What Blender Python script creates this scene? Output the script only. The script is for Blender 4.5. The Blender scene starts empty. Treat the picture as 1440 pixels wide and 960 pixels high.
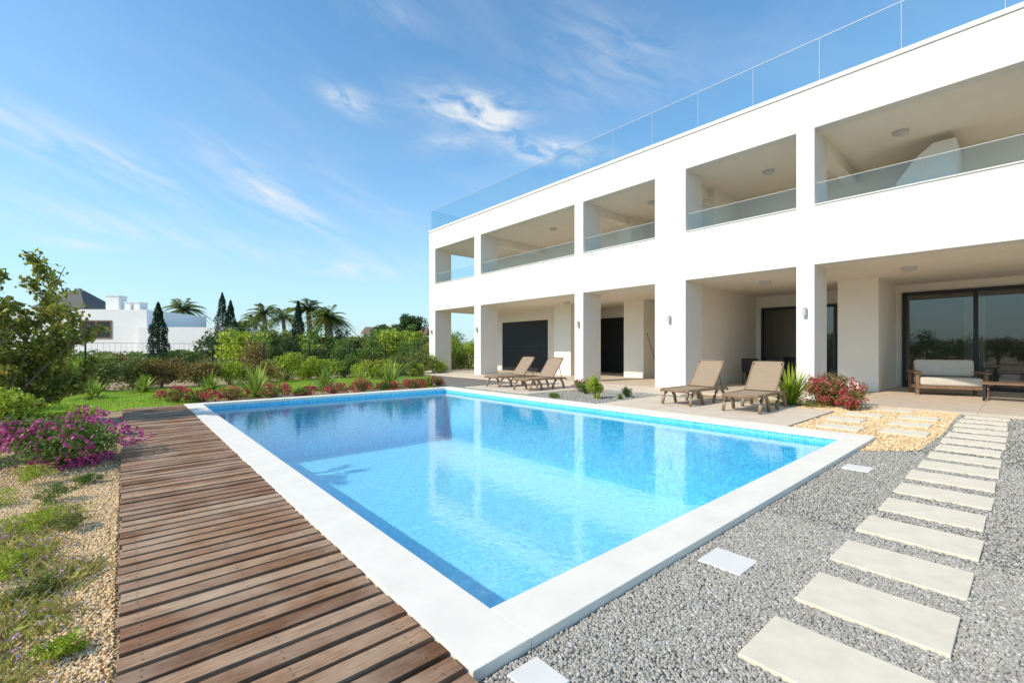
import bpy, math, random
import numpy as np
from mathutils import Vector, Matrix
random.seed(7); rng=np.random.default_rng(11)
sc=bpy.context.scene; COL=sc.collection
sc.view_settings.view_transform='Standard'; sc.view_settings.look='None'; sc.view_settings.exposure=0
# ---------------- materials ----------------
def newmat(name):
    m=bpy.data.materials.new(name); m.use_nodes=True; nt=m.node_tree; nt.nodes.clear()
    out=nt.nodes.new('ShaderNodeOutputMaterial'); return m,nt,out
def N(nt,t,**kw):
    n=nt.nodes.new(t)
    for k,v in kw.items():
        if k in n.inputs: n.inputs[k].default_value=v
        else: setattr(n,k,v)
    return n
def ramp(nt,fac,stops,interp='LINEAR'):
    r=nt.nodes.new('ShaderNodeValToRGB'); r.color_ramp.interpolation=interp
    e=r.color_ramp.elements
    while len(e)<len(stops): e.new(0.5)
    for i,(p,c) in enumerate(stops):
        e[i].position=p; e[i].color=(*c,1) if len(c)==3 else c
    nt.links.new(fac,r.inputs[0]); return r.outputs[0]
def coords(nt,scale=(1,1,1),kind='Object'):
    tc=nt.nodes.new('ShaderNodeTexCoord'); mp=nt.nodes.new('ShaderNodeMapping'); mp.inputs['Scale'].default_value=scale
    nt.links.new(tc.outputs[kind],mp.inputs[0]); return mp.outputs[0]
def noise(nt,vec,scale,detail=4,rough=.55,out='Fac',dist=0):
    n=N(nt,'ShaderNodeTexNoise',Scale=scale,Detail=detail,Roughness=rough,Distortion=dist); nt.links.new(vec,n.inputs['Vector']); return n.outputs[out]
def mixc(nt,a,b,f,mode='MIX'):
    m=nt.nodes.new('ShaderNodeMix'); m.data_type='RGBA'; m.blend_type=mode
    for s,v in ((6,a),(7,b)):
        if isinstance(v,tuple): m.inputs[s].default_value=(*v,1)
        else: nt.links.new(v,m.inputs[s])
    if isinstance(f,(int,float)): m.inputs[0].default_value=f
    else: nt.links.new(f,m.inputs[0])
    return m.outputs[2]
def M(nt,op,a,b=None,c=None):
    m=nt.nodes.new('ShaderNodeMath'); m.operation=op
    for i,v in enumerate((a,b,c)):
        if v is None: continue
        if isinstance(v,(int,float)): m.inputs[i].default_value=v
        else: nt.links.new(v,m.inputs[i])
    return m.outputs[0]
def bump(nt,h,strength=.3,dist=.01):
    b=N(nt,'ShaderNodeBump',Strength=strength,Distance=dist); nt.links.new(h,b.inputs['Height']); return b.outputs[0]
def principled(nt,out,color,rough=.7,normal=None,spec=.4,metal=0):
    p=N(nt,'ShaderNodeBsdfPrincipled',Roughness=rough,Metallic=metal); p.inputs['Specular IOR Level'].default_value=spec
    if isinstance(color,tuple): p.inputs['Base Color'].default_value=(*color,1)
    else: nt.links.new(color,p.inputs['Base Color'])
    if normal: nt.links.new(normal,p.inputs['Normal'])
    nt.links.new(p.outputs[0],out.inputs[0]); return p
def simple(name,color,rough=.6,var=.12,scale=8,bs=.15,bd=.004,bscale=80,spec=.4,metal=0):
    m,nt,out=newmat(name); v=coords(nt)
    n=noise(nt,v,scale,5)
    a=tuple(c*(1-var) for c in color); b=tuple(min(1,c*(1+var)) for c in color)
    col=ramp(nt,n,[(.3,a),(.7,b)])
    principled(nt,out,col,rough,bump(nt,noise(nt,v,bscale,3),bs,bd),spec,metal); return m
def leafmat(name,cols,trans=.33,rough=.55,gain=2.0):
    cols=[tuple(min(.9,x*gain) for x in c) for c in cols]
    m,nt,out=newmat(name); g=nt.nodes.new('ShaderNodeNewGeometry')
    st=[((i+.0)/max(1,len(cols)-1),c) for i,c in enumerate(cols)]
    col=ramp(nt,g.outputs['Random Per Island'],st)
    big=noise(nt,coords(nt),1.7,3)
    col=mixc(nt,col,mixc(nt,col,(.5,.5,.42),1,'MULTIPLY'),M(nt,'MULTIPLY',ramp(nt,big,[(.45,(1,1,1)),(.62,(0,0,0))]),.5))
    p=principled(nt,out,col,rough,None,.3)
    t=nt.nodes.new('ShaderNodeBsdfTranslucent'); nt.links.new(mixc(nt,col,(1.0,1.0,.5),.35,'MULTIPLY'),t.inputs[0])
    mx=nt.nodes.new('ShaderNodeMixShader'); mx.inputs[0].default_value=trans
    nt.links.new(p.outputs[0],mx.inputs[1]); nt.links.new(t.outputs[0],mx.inputs[2]); nt.links.new(mx.outputs[0],out.inputs[0])
    return m
def pebmat(name,cols,rough=.8):
    m,nt,out=newmat(name); g=nt.nodes.new('ShaderNodeNewGeometry')
    st=[(i/(len(cols)-1),c) for i,c in enumerate(cols)]
    col=ramp(nt,g.outputs['Random Per Island'],st)
    n=noise(nt,coords(nt),120,3); col=mixc(nt,col,(.5,.46,.40),M(nt,'MULTIPLY',n,.2))
    principled(nt,out,col,rough); return m
def gravelsheet(name,cols,scale,rough=.85):
    m,nt,out=newmat(name); v=coords(nt)
    vo=N(nt,'ShaderNodeTexVoronoi',Scale=scale); nt.links.new(v,vo.inputs['Vector'])
    sep=nt.nodes.new('ShaderNodeSeparateColor'); nt.links.new(vo.outputs['Color'],sep.inputs[0])
    st=[(i/(len(cols)-1),c) for i,c in enumerate(cols)]
    col=ramp(nt,sep.outputs[0],st)
    edge=ramp(nt,vo.outputs['Distance'],[(.25,(1,1,1)),(.75,(.45,.43,.41))])
    col=mixc(nt,col,edge,1,'MULTIPLY')
    big=ramp(nt,noise(nt,v,1.2,4),[(.3,(.82,.82,.82)),(.7,(1.1,1.1,1.1))]); col=mixc(nt,col,big,1,'MULTIPLY')
    principled(nt,out,col,rough,bump(nt,M(nt,'SUBTRACT',1,vo.outputs['Distance']),.8,.02)); return m

m_wall=simple('white_render_paint',(.755,.72,.655),.85,.035,1.2,.12,.002,220,.2)
m_white=simple('bright_white_paint',(.86,.84,.80),.85,.03,1.5,.1,.002,120,.2)
m_ceil=simple('ceiling_paint',(.84,.765,.65),.9,.03,1.5,.05,.002,150,.2)
m_inwall=simple('cream_wall_paint',(.85,.785,.68),.9,.03,1.3,.08,.002,150,.2)
m_tile=simple('terrace_tile',(.60,.49,.37),.6,.08,3,.05,.002,60)
m_dark=simple('anthracite_metal',(.022,.024,.027),.45,.1,5,.03,.001,60)
m_panel=simple('dark_roller_panel',(.018,.019,.022),.5,.1,5,.03,.001,60)
m_coping=simple('limestone_coping',(.82,.75,.64),.75,.05,4,.15,.002,160,.25)
m_stone=simple('sandstone_slab',(.75,.65,.50),.85,.08,7,.3,.003,140,.2)
m_pave=simple('beige_paving',(.65,.54,.42),.85,.07,3,.2,.003,120,.2)
m_lid=simple('white_plastic_lid',(.76,.72,.65),.6,.03,6,.05,.001,100)
m_resin=simple('tan_resin',(.26,.17,.10),.45,.06,8,.05,.001,90)
m_sling=simple('tan_sling_fabric',(.33,.235,.155),.8,.05,10,.25,.001,500)
m_lamp=simple('lamp_metal',(.55,.54,.52),.4,.05,8,.02,.001,60)
m_cushion=simple('beige_cushion',(.58,.52,.44),.95,.05,8,.2,.004,30)
m_curtain=simple('white_curtain',(.85,.83,.78),.95,.03,8,.1,.004,30)
m_teak=simple('teak_wood',(.22,.13,.075),.6,.2,10,.1,.002,60)
m_black=simple('black_wicker',(.02,.018,.017),.6,.2,20,.4,.003,90)
m_bark=simple('brown_bark',(.20,.15,.10),.9,.3,18,.6,.01,40)
m_palmbark=simple('palm_bark',(.28,.22,.15),.95,.3,18,.8,.02,25)
m_roofdark=simple('grey_roof_tile',(.14,.125,.11),.85,.2,8,.4,.02,12)
m_fence=simple('fence_paint',(.03,.035,.03),.6,.1,8,.02,.001,60)
# wood deck
m_deck,nt,out=newmat('weathered_deck_wood'); v=coords(nt,(1,14,14)); g=nt.nodes.new('ShaderNodeNewGeometry')
grain=noise(nt,v,5,8,.7,dist=.8); fine=noise(nt,coords(nt,(4,90,90)),4,6,.65)
isl=ramp(nt,g.outputs['Random Per Island'],[(0,(.23,.115,.06)),(.35,(.34,.185,.105)),(.7,(.44,.26,.155)),(1,(.55,.37,.24))])
col=mixc(nt,isl,ramp(nt,grain,[(.3,(.46,.41,.37)),(.68,(1.25,1.22,1.18))]),1,'MULTIPLY')
col=mixc(nt,col,ramp(nt,fine,[(.35,(.62,.58,.55)),(.65,(1.2,1.2,1.18))]),1,'MULTIPLY')
col=mixc(nt,col,(.60,.45,.32),M(nt,'MULTIPLY',ramp(nt,noise(nt,coords(nt),2.2,5),[(.42,(0,0,0)),(.68,(1,1,1))]),.48))
col=mixc(nt,col,(.14,.065,.035),M(nt,'MULTIPLY',ramp(nt,noise(nt,coords(nt,(1,3,3)),3.1,5,dist=.5),[(.54,(0,0,0)),(.78,(1,1,1))]),.5))
principled(nt,out,col,.8,bump(nt,M(nt,'ADD',grain,fine),.6,.005),.2)
m_screw=simple('steel_screw',(.12,.11,.10),.4,.1,9,.02,.001,60,.5,.8)
# mosaic
m_mos,nt,out=newmat('blue_pool_mosaic'); tc=nt.nodes.new('ShaderNodeTexCoord')
vm=nt.nodes.new('ShaderNodeVectorMath'); vm.operation='ADD'; vm.inputs[1].default_value=(.035,.035,.03); nt.links.new(tc.outputs['Object'],vm.inputs[0])
vs=nt.nodes.new('ShaderNodeVectorMath'); vs.operation='SCALE'; vs.inputs['Scale'].default_value=25; nt.links.new(vm.outputs[0],vs.inputs[0])
vf=nt.nodes.new('ShaderNodeVectorMath'); vf.operation='FLOOR'; nt.links.new(vs.outputs[0],vf.inputs[0])
fr=nt.nodes.new('ShaderNodeVectorMath'); fr.operation='FRACTION'; nt.links.new(vs.outputs[0],fr.inputs[0])
wn=nt.nodes.new('ShaderNodeTexWhiteNoise'); nt.links.new(vf.outputs[0],wn.inputs[0])
sx=nt.nodes.new('ShaderNodeSeparateXYZ'); nt.links.new(fr.outputs[0],sx.inputs[0])
lines=None
for i in range(3):
    l=M(nt,'LESS_THAN',sx.outputs[i],.11); lines=l if lines is None else M(nt,'MAXIMUM',lines,l)
tcol=ramp(nt,wn.outputs['Value'],[(0,(.035,.45,.74)),(.4,(.06,.54,.82)),(.85,(.085,.61,.87)),(1,(.16,.70,.91))])
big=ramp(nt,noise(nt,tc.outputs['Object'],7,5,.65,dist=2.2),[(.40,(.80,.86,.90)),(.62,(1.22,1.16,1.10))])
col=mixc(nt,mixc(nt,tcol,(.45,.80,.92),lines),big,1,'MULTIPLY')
principled(nt,out,col,.3,None,.5)
# water
def schlick(nt,f0,normal=None):
    lw=nt.nodes.new('ShaderNodeLayerWeight'); lw.inputs['Blend'].default_value=.5
    if normal: nt.links.new(normal,lw.inputs['Normal'])
    return M(nt,'MULTIPLY_ADD',M(nt,'POWER',lw.outputs['Facing'],5),1-f0,f0)
m_water,nt,out=newmat('pool_water'); v=coords(nt)
w1=noise(nt,v,3.0,3,.5,dist=.4); w2=noise(nt,v,13,3,.6,dist=.3); h=M(nt,'ADD',M(nt,'MULTIPLY',w1,.42),M(nt,'MULTIPLY',w2,.30))
bn=bump(nt,h,.09,.05)
gl=N(nt,'ShaderNodeBsdfGlossy',Roughness=.01); nt.links.new(bn,gl.inputs['Normal'])
tr=nt.nodes.new('ShaderNodeBsdfTransparent'); tr.inputs[0].default_value=(.70,.95,1.0,1)
mx=nt.nodes.new('ShaderNodeMixShader'); nt.links.new(schlick(nt,.11,bn),mx.inputs[0]); nt.links.new(tr.outputs[0],mx.inputs[1]); nt.links.new(gl.outputs[0],mx.inputs[2]); nt.links.new(mx.outputs[0],out.inputs[0])
# clear glass
def glassmat(name,tint,refl=1.0,f0=.07):
    m,nt,out=newmat(name); gl=N(nt,'ShaderNodeBsdfGlossy',Roughness=.01)
    t=nt.nodes.new('ShaderNodeBsdfTransparent'); t.inputs[0].default_value=(*tint,1)
    mx=nt.nodes.new('ShaderNodeMixShader'); nt.links.new(M(nt,'MULTIPLY',schlick(nt,f0),refl),mx.inputs[0])
    nt.links.new(t.outputs[0],mx.inputs[1]); nt.links.new(gl.outputs[0],mx.inputs[2]); nt.links.new(mx.outputs[0],out.inputs[0]); return m
m_glass=glassmat('clear_railing_glass',(.78,.88,.90),.9)
m_win=glassmat('tinted_window_glass',(.42,.45,.45),1.0,.11)
# lawn / ground
m_lawn=simple('lawn_grass',(.29,.38,.06),.95,.3,6,.6,.03,60,.1)
m_ground=gravelsheet('beige_soil_gravel',[(.56,.36,.16),(.76,.55,.28),(.85,.65,.38),(.66,.44,.21)],85)
m_grey=gravelsheet('grey_gravel_bed',[(.24,.22,.185),(.34,.315,.27),(.42,.39,.34),(.37,.335,.28),(.48,.45,.40)],95)
m_orange=gravelsheet('orange_gravel_bed',[(.54,.32,.13),(.76,.52,.25),(.84,.64,.37),(.68,.43,.19)],55)
m_pgrey=pebmat('grey_stone_chips',[(.24,.22,.185),(.33,.31,.265),(.40,.375,.33),(.36,.325,.27),(.46,.43,.38),(.58,.54,.475)])
m_porange=pebmat('orange_pebbles',[(.56,.32,.12),(.76,.49,.23),(.84,.64,.37),(.78,.51,.24),(.88,.75,.53)])
m_pbeige=pebmat('golden_pebbles',[(.62,.36,.14),(.80,.54,.26),(.87,.65,.36),(.82,.57,.30),(.89,.75,.52)])
L_dark=leafmat('dark_green_leaves',[(.025,.05,.016),(.045,.08,.022),(.07,.105,.03)])
L_cyp=leafmat('cypress_leaves',[(.012,.028,.014),(.022,.046,.02),(.034,.06,.026)],.1,gain=1.7)
L_mid=leafmat('mid_green_leaves',[(.05,.095,.022),(.09,.15,.028),(.14,.20,.04)])
L_olive=leafmat('olive_leaves',[(.08,.095,.028),(.13,.15,.04),(.19,.205,.065)])
L_lime=leafmat('lime_leaves',[(.17,.24,.025),(.30,.37,.035),(.42,.47,.06)],gain=1.6)
L_rust=leafmat('rust_hedge_leaves',[(.10,.10,.03),(.16,.12,.04),(.26,.13,.05),(.16,.19,.045)],gain=1.8)
L_tree=leafmat('tree_leaves',[(.08,.10,.022),(.15,.18,.032),(.27,.28,.055),(.21,.16,.045)],.4)
L_palm=leafmat('palm_leaves',[(.07,.10,.028),(.13,.17,.04),(.20,.23,.065)],.35)
L_spiky=leafmat('yucca_leaves',[(.12,.17,.03),(.21,.27,.05),(.33,.37,.09)],.25)
L_dry=leafmat('dry_grass_leaves',[(.32,.27,.10),(.44,.38,.14),(.28,.34,.08)],gain=1.6)
L_grass=leafmat('lawn_blades',[(.14,.22,.025),(.20,.30,.03),(.28,.38,.05)])
F_mag=leafmat('magenta_petals',[(.42,.05,.19),(.58,.09,.31),(.70,.20,.43)],.2,gain=1.1)
F_red=leafmat('red_petals',[(.45,.03,.05),(.62,.08,.10),(.68,.18,.20)],.2,gain=1.15)
F_pink=leafmat('pale_pink_petals',[(.62,.35,.55),(.75,.5,.68),(.8,.6,.75)],.2,gain=1)
# ---------------- mesh helpers ----------------
def link(o,parent=None):
    COL.objects.link(o)
    if parent: o.parent=parent
    return o
def thing(o,label,cat,group=None):
    o['label']=label; o['category']=cat
    if group: o['group']=group
    return o
def empty(name,loc=(0,0,0)):
    e=bpy.data.objects.new(name,None); e.location=loc; e.empty_display_size=.2; return link(e)
class MB:
    def __init__(s): s.v=[]; s.f=[]; s.m=[]
    def box(s,x0,x1,y0,y1,z0,z1,mi=0,rot=None,piv=None):
        b=len(s.v); P=[(x0,y0,z0),(x1,y0,z0),(x1,y1,z0),(x0,y1,z0),(x0,y0,z1),(x1,y0,z1),(x1,y1,z1),(x0,y1,z1)]
        if rot is not None:
            pv=Vector(piv or ((x0+x1)/2,(y0+y1)/2,(z0+z1)/2)); P=[tuple(rot@(Vector(p)-pv)+pv) for p in P]
        s.v+=P; s.f+=[tuple(b+i for i in q) for q in ((0,3,2,1),(4,5,6,7),(0,1,5,4),(1,2,6,5),(2,3,7,6),(3,0,4,7))]; s.m+=[mi]*6
    def quad(s,pts,mi=0):
        b=len(s.v); s.v+=[tuple(p) for p in pts]; s.f.append(tuple(range(b,b+len(pts)))); s.m.append(mi)
    def tube(s,pts,rad,seg=8,mi=0,cap=True):
        pts=[Vector(p) for p in pts]; b=len(s.v)
        if not hasattr(rad,'__len__'): rad=[rad]*len(pts)
        for i,p in enumerate(pts):
            d=(pts[min(i+1,len(pts)-1)]-pts[max(i-1,0)]).normalized()
            a=d.cross(Vector((0,0,1)) if abs(d.z)<.9 else Vector((1,0,0))).normalized(); c=d.cross(a)
            for k in range(seg):
                t=2*math.pi*k/seg; s.v.append(tuple(p+(a*math.cos(t)+c*math.sin(t))*rad[i]))
        for i in range(len(pts)-1):
            for k in range(seg):
                k2=(k+1)%seg; s.f.append((b+i*seg+k,b+i*seg+k2,b+(i+1)*seg+k2,b+(i+1)*seg+k)); s.m.append(mi)
        if cap:
            s.f.append(tuple(b+k for k in range(seg))[::-1]); s.m.append(mi)
            e=b+(len(pts)-1)*seg; s.f.append(tuple(e+k for k in range(seg))); s.m.append(mi)
    def obj(s,name,mats,parent=None,bevel=0,smooth=False,loc=None):
        me=bpy.data.meshes.new(name); me.from_pydata(s.v,[],s.f)
        for m in (mats if isinstance(mats,(list,tuple)) else [mats]): me.materials.append(m)
        me.polygons.foreach_set('material_index',s.m); 
        if smooth: me.polygons.foreach_set('use_smooth',[True]*len(s.f))
        me.update(); o=bpy.data.objects.new(name,me); link(o,parent)
        if loc: o.location=loc
        if bevel:
            b=o.modifiers.new('bevel','BEVEL'); b.width=bevel; b.segments=2; b.limit_method='ANGLE'
        return o
def npmesh(name,V,F,mat,parent=None,smooth=False,loc=None):
    V=np.asarray(V,np.float32).reshape(-1,3); F=np.asarray(F,np.int32); k=F.shape[1]
    me=bpy.data.meshes.new(name); me.vertices.add(len(V)); me.vertices.foreach_set('co',V.ravel())
    me.loops.add(F.size); me.loops.foreach_set('vertex_index',F.ravel())
    me.polygons.add(len(F)); me.polygons.foreach_set('loop_start',np.arange(0,F.size,k,dtype=np.int32)); 
    try: me.polygons.foreach_set('loop_total',np.full(len(F),k,dtype=np.int32))
    except Exception: pass
    me.materials.append(mat); me.update(calc_edges=True); me.validate()
    o=bpy.data.objects.new(name,me); link(o,parent)
    if loc is not None: o.location=loc
    return o
def rect(name,rects,z,mat):
    b=MB()
    for (x0,x1,y0,y1) in rects: b.quad([(x0,y0,z),(x1,y0,z),(x1,y1,z),(x0,y1,z)])
    o=b.obj(name,mat); o['kind']='structure'; return o
def randrot(n):
    q=rng.normal(size=(n,4)); q/=np.linalg.norm(q,axis=1)[:,None]; w,x,y,z=q.T
    return np.stack([np.stack([1-2*(y*y+z*z),2*(x*y-z*w),2*(x*z+y*w)],-1),np.stack([2*(x*y+z*w),1-2*(x*x+z*z),2*(y*z-x*w)],-1),np.stack([2*(x*z-y*w),2*(y*z+x*w),1-2*(x*x+y*y)],-1)],1)
def leaves(C,size,asp=.5,up=0.3):
    n=len(C); R=randrot(n); s=size*rng.uniform(.6,1.3,n)
    base=np.array([[-1,0,0],[0,-asp,.12],[1,0,0],[0,asp,.12]])*.5
    V=np.einsum('nij,kj->nki',R,base)*s[:,None,None]+C[:,None,:]
    F=np.arange(n*4).reshape(n,4); return V.reshape(-1,3),F
def cloud(n,r,k=14,cl=.42,flat=0.0,shape=None):
    """leaf positions in irregular clumps filling an ellipsoid r"""
    r=np.array(r,float); d=rng.normal(size=(k,3)); d/=np.linalg.norm(d,axis=1)[:,None]
    cc=d*rng.uniform(.25,.8,k)[:,None]; cr=cl*rng.uniform(.6,1.25,k)
    i=rng.integers(0,k,n); e=rng.normal(size=(n,3)); e/=np.linalg.norm(e,axis=1)[:,None]
    p=cc[i]+e*(cr[i]*rng.uniform(.55,1.08,n))[:,None]
    if flat: p[:,2]=np.maximum(p[:,2],-flat+rng.uniform(0,.1,n))
    return p*r
def pebbles(name,P,rad,mat,flat=.7):
    t=(1+5**.5)/2; B=np.array([(-1,t,0),(1,t,0),(-1,-t,0),(1,-t,0),(0,-1,t),(0,1,t),(0,-1,-t),(0,1,-t),(t,0,-1),(t,0,1),(-t,0,-1),(-t,0,1)],float); B/=np.linalg.norm(B[0])
    Fb=np.array([(0,11,5),(0,5,1),(0,1,7),(0,7,10),(0,10,11),(1,5,9),(5,11,4),(11,10,2),(10,7,6),(7,1,8),(3,9,4),(3,4,2),(3,2,6),(3,6,8),(3,8,9),(4,9,5),(2,4,11),(6,2,10),(8,6,7),(9,8,1)])
    n=len(P); S=rng.uniform(.6,1.4,(n,1,3))*rng.uniform(rad*.65,rad*1.35,n)[:,None,None]; S[:,:,2]*=flat
    J=1+rng.uniform(-.25,.25,(n,12,1))
    V=B[None]*J*S; V=np.einsum('nij,nkj->nki',randrot(n),V)+P[:,None,:]
    F=(Fb[None]+np.arange(n)[:,None,None]*12).reshape(-1,3)
    o=npmesh(name,V.reshape(-1,3),F,mat); o['kind']='stuff'; return o
# ---------------- ground ----------------
ZG=-.064; ZS=-.052   # soil level, gravel level
X0,X1,Y0,Y1=.98,7.76,1.35,12.0; ix0,ix1,iy0,iy1=1.28,7.42,1.63,11.67
HX0,HX1,HY0,HY1=1.14,7.6,1.50,11.8
G=1500
rect('ground',[(-G,HX0,-G,G),(HX1,G,-G,G),(HX0,HX1,-G,HY0),(HX0,HX1,HY1,G)],ZG,m_ground)
rect('gravel',[(.96,12.0,-9,Y0),(7.76,11.0,Y0,21.5)],ZS,m_grey)
b=MB(); pts=[(6.75,Y0-.01),(7.35,.86),(9.0,.80),(12.0,.84),(12.0,3.0),(10.7,3.3),(10.62,2.46),(7.78,2.46),(7.78,Y0-.01)]
b.quad([(x,y,ZS+.006) for x,y in pts]); o=b.obj('orange_gravel',m_orange); o['kind']='structure'
b=MB(); lp=[(-3,11.6),(-.2,12.0),(.9,12.35),(1.6,13.2),(3.5,13.7),(6.5,13.9),(8.6,14.6),(9.6,16.2),(10.4,18.7),(5,18.9),(3,17.6),(-4,17.4)]
b.quad([(x,y,ZG+.006) for x,y in lp]); o=b.obj('lawn',m_lawn); o['kind']='structure'
def inpoly(P,poly):
    x,y=P[:,0],P[:,1]; r=np.zeros(len(P),bool); j=len(poly)-1
    for i in range(len(poly)):
        xi,yi=poly[i]; xj,yj=poly[j]
        c=((yi>y)!=(yj>y))&(x<(xj-xi)*(y-yi)/(yj-yi+1e-9)+xi); r^=c; j=i
    return r
P=np.c_[rng.uniform(-2,10.4,60000),rng.uniform(11.6,18.9,60000)]; P=P[inpoly(P,lp)]
n=len(P); a=rng.uniform(0,6.28,n); w=.006; hgt=rng.uniform(.03,.08,n); ln=rng.normal(0,.015,(n,2)); zz=np.full(n,ZG+.006)
V=np.stack([np.c_[P[:,0]-w*np.cos(a),P[:,1]-w*np.sin(a),zz],np.c_[P[:,0]+w*np.cos(a),P[:,1]+w*np.sin(a),zz],np.c_[P[:,0]+ln[:,0],P[:,1]+ln[:,1],zz+hgt]],1)
o=npmesh('grass',V.reshape(-1,3),np.arange(n*3).reshape(n,3),L_grass); o['kind']='stuff'
# paving
b=MB()
def tiles(b,x0,x1,y0,y1,z0,z1,s,g=.006):
    nx=max(1,round((x1-x0)/s)); ny=max(1,round((y1-y0)/s)); dx=(x1-x0)/nx; dy=(y1-y0)/ny
    for i in range(nx):
        for j in range(ny): b.box(x0+i*dx,x0+(i+1)*dx-g,y0+j*dy,y0+(j+1)*dy-g,z0,z1)
ZP=-.03
tiles(b,8.0,10.6,2.5,6.3,-.12,ZP,.65); tiles(b,8.3,10.6,8.9,11.9,-.12,ZP,.6)
tiles(b,11.1,12.34,6.0,21.3,-.12,ZP+.004,.62); tiles(b,10.6,11.1,8.9,11.9,-.12,ZP,.5)
o=b.obj('pavement',m_pave,bevel=.004); o['kind']='structure'
# ---------------- swimming pool ----------------
pool=empty('swimming_pool',((X0+X1)/2,(Y0+Y1)/2,0)); thing(pool,'rectangular swimming pool with pale stone coping and blue mosaic','swimming pool')
off=Vector(pool.location)
def pobj(b,name,mats,**k):
    o=b.obj(name,mats,pool,**k); o.location=-off; return o
b=MB()
def slabs(x0,x1,y0,y1,axis,L):
    a0,a1=(x0,x1) if axis=='x' else (y0,y1); n=max(1,round((a1-a0)/L)); d=(a1-a0)/n
    for i in range(n):
        j=random.uniform(-.0006,.0006)
        if axis=='x': b.box(a0+i*d+.0006,a0+(i+1)*d-.0006,y0,y1,-.058,j)
        else: b.box(x0,x1,a0+i*d+.0006,a0+(i+1)*d-.0006,-.058,j)
slabs(X0,ix0,Y0,Y1,'y',2.0); slabs(ix1,X1,Y0,Y1,'y',2.0); slabs(ix0+.001,ix1-.001,Y0,iy0,'x',2.0); slabs(ix0+.001,ix1-.001,iy1,Y1,'x',2.0)
pobj(b,'coping',m_coping,bevel=.004)
b=MB(); e=.02; a0,a1,c0,c1=ix0-e,ix1+e,iy0-e,iy1+e; zt,zb=-.056,-1.51
b.quad([(a0,c0,zb),(a1,c0,zb),(a1,c1,zb),(a0,c1,zb)])
b.quad([(a0,c0,zb),(a0,c1,zb),(a0,c1,zt),(a0,c0,zt)]); b.quad([(a1,c1,zb),(a1,c0,zb),(a1,c0,zt),(a1,c1,zt)])
b.quad([(a1,c0,zb),(a0,c0,zb),(a0,c0,zt),(a1,c0,zt)]); b.quad([(a0,c1,zb),(a1,c1,zb),(a1,c1,zt),(a0,c1,zt)])
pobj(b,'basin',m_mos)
b=MB(); z=-.12; b.quad([(a0,c0,z),(a1,c0,z),(a1,c1,z),(a0,c1,z)]); o=b.obj('water',m_water); o['kind']='structure'
# ---------------- deck ----------------
b=MB(); y=-.4; rr=random.Random(3)
while y<11.75:
    w=.089+rr.uniform(-.003,.002); x1=.965+rr.uniform(-.008,.004) if y+w>Y0-.02 else 1.05+rr.uniform(-.03,.03)
    dz=rr.uniform(-.004,.004); rot=Matrix.Rotation(rr.uniform(-.005,.005),3,'Z')@Matrix.Rotation(rr.uniform(-.02,.02),3,'X')
    b.box(-.02+rr.uniform(-.012,.01),x1,y,y+w,-.032+dz,dz,0,rot)
    for sxp in (.05,.47,.88):
        for sy in (.023,.067):
            cx,cy=sxp+rr.uniform(-.005,.005),y+sy; b.quad([(cx+.0035*math.cos(t*1.0472),cy+.0035*math.sin(t*1.0472),dz+.002) for t in range(6)],1)
    y+=.119
for x in (.03,.45,.86): b.box(x,x+.05,-.4,11.7,-.063,-.038,2)
b.box(-.0,.94,-.4,11.7,-.0635,-.0632,2)
o=b.obj('wooden_deck',[m_deck,m_screw,m_dark],bevel=.003); thing(o,'weathered brown plank walkway along the pool','deck')
# ---------------- stepping stones ----------------
stones=[]
x=1.22
while x<11.9:
    stones.append((x+.02,x+.42,.19+rr.uniform(-.02,.02),.76+rr.uniform(-.02,.02))); x+=.635
def slabobj(name,x0,x1,y0,y1,mat,label,group,cat,zt=-.032,ang=0):
    b=MB(); w,l=(x1-x0)/2,(y1-y0)/2; b.box(-w,w,-l,l,-.05,0); o=b.obj(name,mat,bevel=.004,loc=((x0+x1)/2,(y0+y1)/2,zt)); o.rotation_euler.z=ang
    thing(o,label,cat,group); return o
for s in stones: slabobj('stepping_stone',*s,m_stone,'pale sandstone stepping slab set in grey gravel','stepping slabs across the gravel','stepping stone',-.036+rr.uniform(-.003,.003),rr.uniform(-.02,.02))
stones2=[(8.3,8.75,1.65,2.2),(8.45,8.95,.92,1.45),(9.45,9.95,1.0,1.5),(9.25,9.75,1.82,2.35),(10.2,10.7,1.72,2.28),(10.4,10.9,1.0,1.52),(11.4,11.9,1.45,2.0),(11.1,11.5,2.2,2.6)]
for s in stones2: slabobj('stepping_stone',*s,m_stone,'pale sandstone stepping slab set in orange gravel','stepping slabs in the orange gravel','stepping stone',-.026)
lids=[(2.55,2.8,1.03,1.27),(5.65,5.9,1.04,1.27),(1.10,1.26,1.12,1.30)]
for s in lids: slabobj('skimmer_lid',*s,m_lid,'square pale access lid beside the pool coping','access lids beside the coping','lid',-.040)
def scatter(n,x0,x1,y0,y1): return np.c_[rng.uniform(x0,x1,n),rng.uniform(y0,y1,n)]
allst=stones+stones2+lids
def excl(P,m=0.004):
    k=np.ones(len(P),bool)
    for (x0,x1,y0,y1) in allst: k&=~((P[:,0]>x0-m)&(P[:,0]<x1+m)&(P[:,1]>y0-m)&(P[:,1]<y1+m))
    return P[k]
P=np.r_[scatter(66000,.99,3.7,-.2,Y0-.01),scatter(26000,3.7,7.0,-.2,Y0-.01)]
P=excl(P); P=P[~inpoly(P,pts)]
P=np.c_[P,ZS+rng.uniform(-.003,.006,len(P))]; pebbles('gravel_stones',P,.0076,m_pgrey)
P=np.r_[scatter(9000,7.0,12,-.8,1.34),scatter(9000,7.78,11.1,6.3,8.9),scatter(2500,7.78,8.3,8.9,14),scatter(1500,7.78,8.0,1.3,6.3),scatter(3000,10.6,11.1,3,8.9)]
P=excl(P); P=P[~inpoly(P,pts)]
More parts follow.
